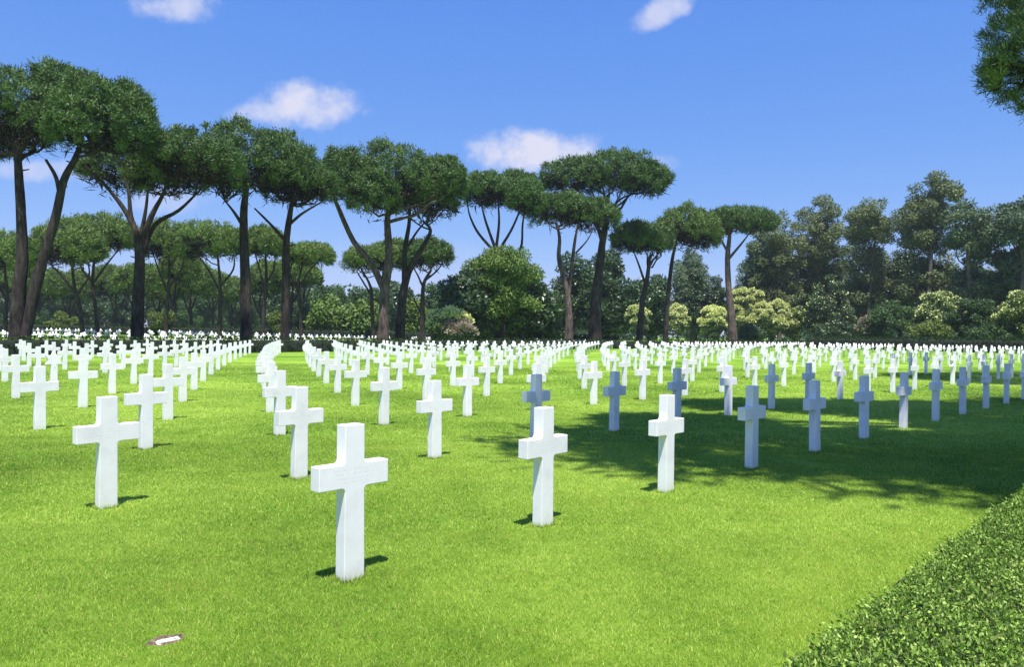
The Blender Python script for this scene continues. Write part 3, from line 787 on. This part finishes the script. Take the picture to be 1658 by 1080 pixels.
for x, d, xl, xr, yt, yb, ln, lab in TIER:
    yb -= (yb - yt) * .18; w = xr - xl; cx = (xl + xr) / 2; fy = yb + (542 - yb) * .30
    st = [[(x, 548, .36), (x + ln * .4, 500, .30), (x + ln, fy, .27), ((x + ln + cx) / 2, yb - (yb - yt) * .3, .12)],
          [(x + ln * .6, fy + 15, .2), (x + ln - w * .18, fy - 20, .15), (cx - w * .27, yb - 12, .08)],
          [(x + ln * .6, fy + 8, .2), (x + ln + w * .2, fy - 20, .15), (cx + w * .3, yb - 12, .08)]]
    pine(x, d, st, [(xl, xr, yt, yb), (xl, cx + w * .1, yt + (yb - yt) * .18, yb + 2, 2), (cx - w * .05, xr, yt + (yb - yt) * .15, yb + 1, -2)], lab, mat=PINE_L, group=GR, limbs=4, q=.75)
pine(600, 108, [[(606, 548, .4), (602, 500, .32), (600, 465, .26), (585, 435, .12)], [(601, 478, .2), (578, 440, .1)]],
     [(556, 650, 402, 438), (600, 680, 392, 432, 2)], 'small flat pine with a leafy ledge left of and behind the pinkish trunk', group=GR, limbs=4, mat=PINE_L)
pine(684, 108, [[(684, 548, .55), (684, 500, .40), (686, 460, .32), (698, 436, .14)], [(685, 465, .2), (676, 445, .14), (668, 432, .07)], [(687, 455, .2), (706, 440, .13), (716, 428, .06)], [(680, 505, .18), (668, 480, .12), (660, 470, .06)]],
     [(650, 733, 388, 438), (640, 700, 395, 435, 2)], 'small umbrella pine with dark trunk in the gap right of the two-limbed pine', group=GR, limbs=4)

def blobs_in(lobes, n, rmin, rmax, surf=.7):
    out = []
    vol = np.array([l[1] * l[2] * (l[3] + l[4]) for l in lobes]); pr = vol / vol.sum()
    for _ in range(n):
        c, rx, ry, ru, rd = lobes[rng.choice(len(lobes), p=pr)]
        d = sphere_dirs(1)[0]; s = rng.uniform(.62, .95) if rng.random() < surf else rng.uniform(0, .6)
        out.append((c + d * np.array([rx, ry, ru if d[2] > 0 else rd]) * s, rng.uniform(rmin, rmax)))
    return out
def leafy(blobs, per_m2, L, w):
    P = []; D = []; NN = []
    for c, r in blobs:
        n = int(4 * math.pi * r * r * per_m2); d = sphere_dirs(n)
        d = d * np.array([1, 1, .8])
        P.append(c + d * (r * (1 - np.abs(rng.normal(0, .22, n))))[:, None]); D.append(unit(d * .45 + rng.normal(size=(n, 3)) * .8 + np.array([0, 0, -.1]))); NN.append(unit(d + np.array([0, 0, .25])) + rng.normal(size=(n, 3)) * .25)
    P = np.concatenate(P); D = np.concatenate(D); NN = np.concatenate(NN); n = len(P)
    return leaves(P, D, rng.uniform(.65, 1.3, n) * L, rng.uniform(.7, 1.3, n) * w, NN)
def broad(name, x, d, lobes, label, cat, mat, nb, rmin, rmax, L=.45, w=.24, per=14, trunk=.3, bark=None, group=None, blossom=None, surf=.7, by=548, fr=.5):
    p0 = W(x, by, d); base = np.array([p0[0], d, float(gz(p0[0], d)) - .05])
    root = empty(name, base); tag(root, label, cat, group)
    LB = rel(pxlobes([(l + (0,) if len(l) == 4 else l) + (fr,) for l in lobes], d), base)
    bl = blobs_in(LB, nb, rmin, rmax, surf)
    if trunk:
        V = []; Fs = []
        big = max(LB, key=lambda l: l[0][2]); top = big[0] + np.array([0, 0, big[3] * .35])
        path = [np.zeros(3), np.array([top[0] * .25, 0, top[2] * .3]), np.array([top[0] * .6, top[1] * .4, top[2] * .65]), top]
        pp, rr = smooth_path(path, [trunk, trunk * .8, trunk * .55, trunk * .15], 4)
        tube(V, Fs, pp, rr, 8, .1, .3)
        for c, r in bl[::max(1, len(bl) // 16)]:
            j = int(np.clip(np.interp(c[2] * .75, pp[:, 2], np.arange(len(pp))), 2, len(pp) - 2))
            limb(V, Fs, pp[j], c, rr[j] * .5, .04, 5, .1)
        link('trunk', mesh_np('trunk', np.array(V), Fs), bark or BARK, root, True)
    V, Fc = leafy(bl, per, L, w)
    keep = V[Fc[:, 0]][:, 2] > .02
    link('crown' if trunk else 'foliage', mesh_np('crown', V, Fc[keep]), mat, root)
    if blossom:
        bm_, share = blossom
        P = []; D = []
        for c, r in bl:
            n = int(4 * math.pi * r * r * per * share); d_ = sphere_dirs(n); d_[:, 2] = np.abs(d_[:, 2]) * .9 + .05; d_ = unit(d_)
            P.append(c + d_ * r * 1.03 + rng.normal(size=(n, 3)) * .06); D.append(d_ + rng.normal(size=(n, 3)) * .7)
        P = np.concatenate(P); D = unit(np.concatenate(D)); n = len(P)
        V, Fc = leaves(P, D, rng.uniform(.5, 1.1, n) * L, rng.uniform(.8, 1.4, n) * w)
        link('blossoms', mesh_np('blossoms', V, Fc[V[Fc[:, 0]][:, 2] > .3]), bm_, root)
    return root

SH = 'shrubs along the edge of the grave field'; BG = 'trees of the wood behind the graves'
# middle: dark oaks and the bushy young pine
broad('bushy_tree', 812, 84, [(752, 872, 402, 500), (775, 850, 394, 470, -1), (745, 885, 440, 540, 1)], 'bushy light green young conifer in front of the flat-topped pine trunk', 'tree', PINE_L, 120, .6, 1.3, .42, .13, 30, .35, surf=.7)
broad('evergreen_oak', 750, 83, [(714, 792, 455, 548), (730, 790, 440, 520, 1)], 'dark green oak left of the bushy conifer, down to the ground', 'tree', BROAD, 90, .9, 1.8, .5, .28, 13, .4, group=BG)
broad('evergreen_oak', 860, 86, [(818, 898, 465, 548), (828, 882, 448, 530, 1)], 'dark green oak right of and below the bushy conifer', 'tree', BROAD, 90, .9, 1.8, .5, .28, 13, .4, group=BG)
broad('evergreen_oak', 905, 135, [(880, 935, 455, 545)], 'dark small oak filling the gap left of the forked pine', 'tree', BROAD, 45, .9, 1.8, .55, .3, 11, .4, group=BG)
broad('cedar', 985, 135, [(925, 1035, 420, 545), (905, 960, 408, 500), (960, 1010, 406, 470, 4)], 'large dark cedar-like tree behind the massive leaning trunk', 'tree', BROAD, 130, 1.0, 2.2, .6, .32, 10, .6, group=BG)
broad('evergreen_oak', 1050, 140, [(1020, 1085, 445, 545)], 'dark rounded evergreen between the thin-trunked pines', 'tree', BROAD, 60, .9, 2.0, .6, .32, 10, .4, group=BG)
# left-middle distant masses (x 490-760)
DM = [(528, 175, 488, 568, 455, 540, MID, 'rounded green tree far left of the pinkish trunk, tallest of its clump'),
      (510, 140, 490, 532, 490, 545, BROAD, 'small dark tree low beside the slender pine trunk'),
      (585, 185, 552, 624, 460, 540, MID, 'green far tree just left of the pinkish trunk'),
      (640, 190, 610, 672, 455, 540, BROAD, 'dark far tree hidden between the big pine trunks'),
      (705, 185, 680, 735, 462, 540, MID, 'mid green far tree right of the small dark-trunked pine'),
      (588, 130, 562, 616, 490, 545, PINE_L, 'small round-headed tree on thin stem near the pinkish trunk'),
      (527, 130, 502, 556, 488, 540, PINE_L, 'small round-headed tree on thin pale stem in the clearing'),
      (668, 140, 655, 685, 488, 545, YELG, 'yellowish bush between the two-limbed pine and the small pine'),
      (462, 185, 415, 505, 440, 540, BROAD, 'dark far tree behind the slender pine trunk'),
      (30, 200, -20, 75, 450, 540, BROAD, 'dark far tree at the foot of the left edge'),
      (100, 210, 40, 155, 452, 540, MID, 'pale far tree under the grove, right of the twin trunks'),
      (200, 210, 140, 260, 448, 540, BROAD, 'dark far tree behind the fanned trunk'),
      (300, 210, 250, 350, 452, 540, MID, 'green far tree between the fanned and straight trunks'),
      (390, 205, 338, 435, 446, 540, BROAD, 'dark far tree behind the thick straight trunk')]
for x, d, xl, xr, yt, yb, mt, lab in DM:
    broad('leafy_tree', x, d, [(xl, xr, yt, yb), (xl + (xr - xl) * .2, xr, yt + 8, yb, 3)], lab, 'tree', mt, 85, .9, 2.0, .65, .36, 8, .3, group=BG)
def far_wood():
    P = []; D = []
    for k in range(420):
        x = rng.uniform(-420, 420); Y = 300 + rng.uniform(-15, 45) - .10 * abs(x); h = rng.uniform(9, 17)
        for q in range(5):
            c = np.array([x + rng.normal(0, 3), Y + rng.normal(0, 2), float(gz(x, Y)) + h * (.12 + .2 * q)]); n = 60
            d_ = sphere_dirs(n); P.append(c + d_ * 3.2); D.append(d_ + rng.normal(size=(n, 3)) * .7)
    P = np.concatenate(P); D = unit(np.concatenate(D)); n = len(P)
    V, Fc = leaves(P, D, rng.uniform(1.2, 2.4, n), rng.uniform(.7, 1.3, n))
    o = link('far_woodland', mesh_np('far_woodland', V, Fc), MID); tag(o, 'dark green band of far-off woodland closing the horizon behind the trunks', None, None, 'stuff')
far_wood()
# flowering shrubs in the middle
broad('flowering_shrub', 726, 80, [(698, 758, 503, 546)], 'cream flowering shrub behind the graves, left of the dark oak', 'shrub', GREYG, 34, .6, 1.1, .34, .2, 26, 0, blossom=(CREAM, .8), group=SH)
broad('flowering_shrub', 745, 78, [(722, 768, 527, 548)], 'low dusty pink rounded shrub at the foot of the dark oak', 'shrub', GREYG, 26, .4, .8, .3, .18, 34, 0, blossom=(PINK, 1.0), group=SH)
broad('flowering_shrub', 548, 132, [(535, 562, 505, 545)], 'pale cream shrub beside the small tree in the clearing', 'shrub', YELG, 20, .6, 1.1, .34, .2, 22, 0, blossom=(CREAM, .5), group=SH)
# the wood on the right: eucalyptus and other tall trees
EU = [(1262, 148, [(1216, 1304, 338, 470), (1200, 1300, 400, 545, 3)], OLIVE, 'olive tree with rounded dark head left of the broad dark eucalyptus'),
      (1322, 150, [(1280, 1372, 320, 430), (1290, 1375, 390, 500, 3), (1285, 1360, 440, 545, 5)], OLIVE, 'broad dark-headed eucalyptus with sky under its crown'),
      (1405, 135, [(1352, 1425, 330, 440, 2), (1388, 1455, 318, 405, -2), (1360, 1455, 400, 540, 3)], OLIVE, 'open eucalyptus left of the tallest one, sky showing through'),
      (1500, 125, [(1474, 1555, 281, 350), (1450, 1535, 310, 410, 2), (1462, 1545, 380, 540, 3)], OLIVE, 'tallest eucalyptus, leaning head above all neighbours on the right'),
      (1580, 116, [(1536, 1625, 325, 420), (1540, 1625, 395, 540, 2), (1545, 1580, 325, 370, -2)], GREYG, 'grey-green leafy tree right of the tallest eucalyptus'),
      (1650, 110, [(1622, 1700, 322, 400), (1612, 1690, 390, 500, 3)], GREYG, 'grey-green tree cut by the right edge of the picture'),
      (1250, 158, [(1200, 1300, 375, 545)], GREYG, 'pale tree filling the wood behind the olive tree'),
      (1330, 160, [(1275, 1375, 400, 545)], BROAD, 'dark tree filling the wood behind the broad eucalyptus'),
      (1400, 158, [(1345, 1455, 395, 545)], GREYG, 'grey-green tree filling the wood behind the open eucalyptus'),
      (1485, 152, [(1425, 1540, 420, 545)], MID, 'green tree low in the wood behind the tallest eucalyptus'),
      (1585, 145, [(1520, 1665, 395, 545)], GREYG, 'wide grey-green tree behind the dark low trees far right'),
      (1230, 150, [(1205, 1252, 372, 470), (1190, 1240, 430, 540, 3)], GREYG, 'pale grey-green tree just right of the flat-topped pine'),
      (1120, 155, [(1085, 1150, 415, 545), (1095, 1140, 405, 480, 3)], GREYG, 'grey-green tree behind the deep round crown of the thin pine'),
      (1458, 138, [(1432, 1482, 405, 540)], BROAD, 'dark ivy-clad tree between the two tall eucalyptus'),
      (1570, 128, [(1532, 1610, 430, 540)], BROAD, 'dark low tree under the grey-green leafy one'),
      (1640, 120, [(1605, 1690, 440, 540)], BROAD, 'dark low tree in front of the right-edge tree')]
for x, d, lobes, mt, lab in EU:
    tall = min(l[2] for l in lobes)
    broad('eucalyptus' if mt is OLIVE else 'leafy_tree', x, d, lobes, lab, 'tree', mt, 170 if mt is OLIVE else 130, .7, 1.7, .5, .2, 12, .45, BARK_G, BG, surf=.65)
for x, d, xl, xr, yt, yb, lab in [(1127, 152, 1113, 1141, 425, 545, 'dark columnar cypress left of the pale-footed pine'), (1163, 153, 1152, 1174, 432, 545, 'narrow dark cypress just left of the flat-topped pine trunk'),
                               (1207, 153, 1192, 1222, 440, 545, 'dark cypress behind the cream shrub, right of the pine trunk'), (1345, 154, 1330, 1362, 432, 540, 'dark narrow tree behind the glossy magnolia')]:
    broad('cypress', x, d, [(xl, xr, yt + 25, yb), (xl + 5, xr - 5, yt, yb - 30)], lab, 'tree', BROAD, 46, .6, 1.2, .5, .22, 16, .3, group=BG, surf=.8)
# shrubs in front of the wood
SB = [('flowering_shrub', 1155, 138, [(1133, 1180, 496, 548)], GREYG, 'cream flowering shrub left of the pale trunk foot', CREAM, 1.1, 55, 0),
      ('flowering_shrub', 1207, 140, [(1176, 1244, 461, 546), (1186, 1262, 484, 546, -1)], GREYG, 'tallest cream-yellow flowering shrub behind the pale trunk foot', CREAM, 1.3, 95, 0),
      ('flowering_shrub', 1252, 138, [(1222, 1284, 487, 548)], GREYG, 'rounded cream flowering shrub right of the tallest one', CREAM, 1.1, 70, 0),
      ('flowering_shrub', 1287, 138, [(1270, 1306, 494, 546)], YELG, 'narrow yellow-green shrub between cream shrub and magnolia', CREAM, .15, 26, 0),
      ('flowering_shrub', 1100, 137, [(1084, 1114, 490, 546)], GREYG, 'small cream flowering shrub right of the thin straight pine trunk', CREAM, .6, 26, 0),
      ('flowering_shrub', 1032, 122, [(1014, 1050, 495, 546)], GREYG, 'small cream speckled shrub behind the spreading small-crowned pine', CREAM, .5, 26, 0),
      ('magnolia', 1338, 130, [(1296, 1384, 468, 548), (1318, 1372, 443, 520, 1)], BROAD, 'glossy dark magnolia dotted with white flowers', CREAM, .05, 95, .3),
      ('flowering_shrub', 1410, 116, [(1392, 1436, 512, 550)], MID, 'green shrub with a dusty pink tint, right of the magnolia', PINK, .45, 30, 0),
      ('leafy_shrub', 1445, 114, [(1405, 1500, 488, 552)], MID, 'wide mid green shrub under the tall eucalyptus', None, 0, 60, 0),
      ('flowering_shrub', 1522, 107, [(1490, 1560, 472, 550)], MID, 'large cream-green flowering shrub right of the wide green shrub', CREAM, .32, 85, 0),
      ('leafy_shrub', 1578, 103, [(1540, 1620, 482, 552)], MID, 'dark green shrub right of the large cream-green one', None, 0, 60, 0),
      ('flowering_shrub', 1655, 97, [(1620, 1692, 472, 552)], YELG, 'yellow-green flowering shrub at the right edge', CREAM, .2, 55, 0),
      ('leafy_shrub', 1500, 103, [(1470, 1535, 522, 556)], YELG, 'low olive-yellow shrub on little stems in front of the cream-green shrub', None, 0, 26, 0),
      ('leafy_shrub', 1352, 122, [(1310, 1400, 525, 552)], BROAD, 'low dark shrub at the foot of the magnolia', None, 0, 34, 0),
      ('leafy_shrub', 1218, 131, [(1196, 1240, 530, 550)], BROAD, 'low dark green shrub under the tallest cream shrub', None, 0, 30, 0),
      ('leafy_shrub', 1600, 98, [(1570, 1650, 525, 556)], MID, 'low leafy shrub at the foot of the dark green shrub, far right', None, 0, 34, 0),
      ('leafy_shrub', 100, 120, [(80, 122, 508, 538)], YELG, 'small yellow-green bush among grove trunks, right of the twin trunks', None, 0, 24, 0),
      ('leafy_shrub', 262, 122, [(246, 278, 500, 538)], YELG, 'small bright bush right of the fanned trunk', None, 0, 24, 0),
      ('leafy_shrub', 45, 125, [(40, 66, 505, 538)], MID, 'small green bush just right of the twin trunks', None, 0, 20, 0),
      ('leafy_shrub', 445, 125, [(438, 462, 505, 538)], YELG, 'small yellow bush between the straight and slender trunks', None, 0, 20, 0)]
for nm, x, d, lobes, mt, lab, bmat, share, nb, tk in SB:
    broad(nm, x, d, lobes, lab, 'shrub', mt, nb, .5, 1.0, .30, .18, 30, tk, blossom=(bmat, share) if bmat else None, group=SH, surf=.9)

# ------------------------------------------------------------------ summer haze
def build_haze():
    bm = bmesh.new(); bmesh.ops.create_cube(bm, size=1)
    x0, x1, y0, y1, z0, z1 = -2600, 2600, -450, 3100, -1.2, 36
    for v_ in bm.verts: v_.co = Vector(((x0 + x1) / 2 + v_.co.x * (x1 - x0), (y0 + y1) / 2 + v_.co.y * (y1 - y0), (z0 + z1) / 2 + v_.co.z * (z1 - z0)))
    m, t, out = new_mat('haze'); pv = N(t, 'ShaderNodeVolumePrincipled')
    pv.inputs['Color'].default_value = (.86, .91, 1, 1); pv.inputs['Density'].default_value = .00024; pv.inputs['Anisotropy'].default_value = .3
    t.links.new(pv.outputs[0], out.inputs['Volume'])
    o = link('haze', bm_mesh('haze', bm), m); tag(o, 'thin pale blue summer haze over the whole place', None, None, 'stuff')
build_haze()
# ------------------------------------------------------------------ render
scene.render.engine = 'CYCLES'
scene.cycles.max_bounces = 8; scene.cycles.diffuse_bounces = 4; scene.cycles.transmission_bounces = 4; scene.cycles.transparent_max_bounces = 4
scene.render.resolution_x = 1024; scene.render.resolution_y = 668
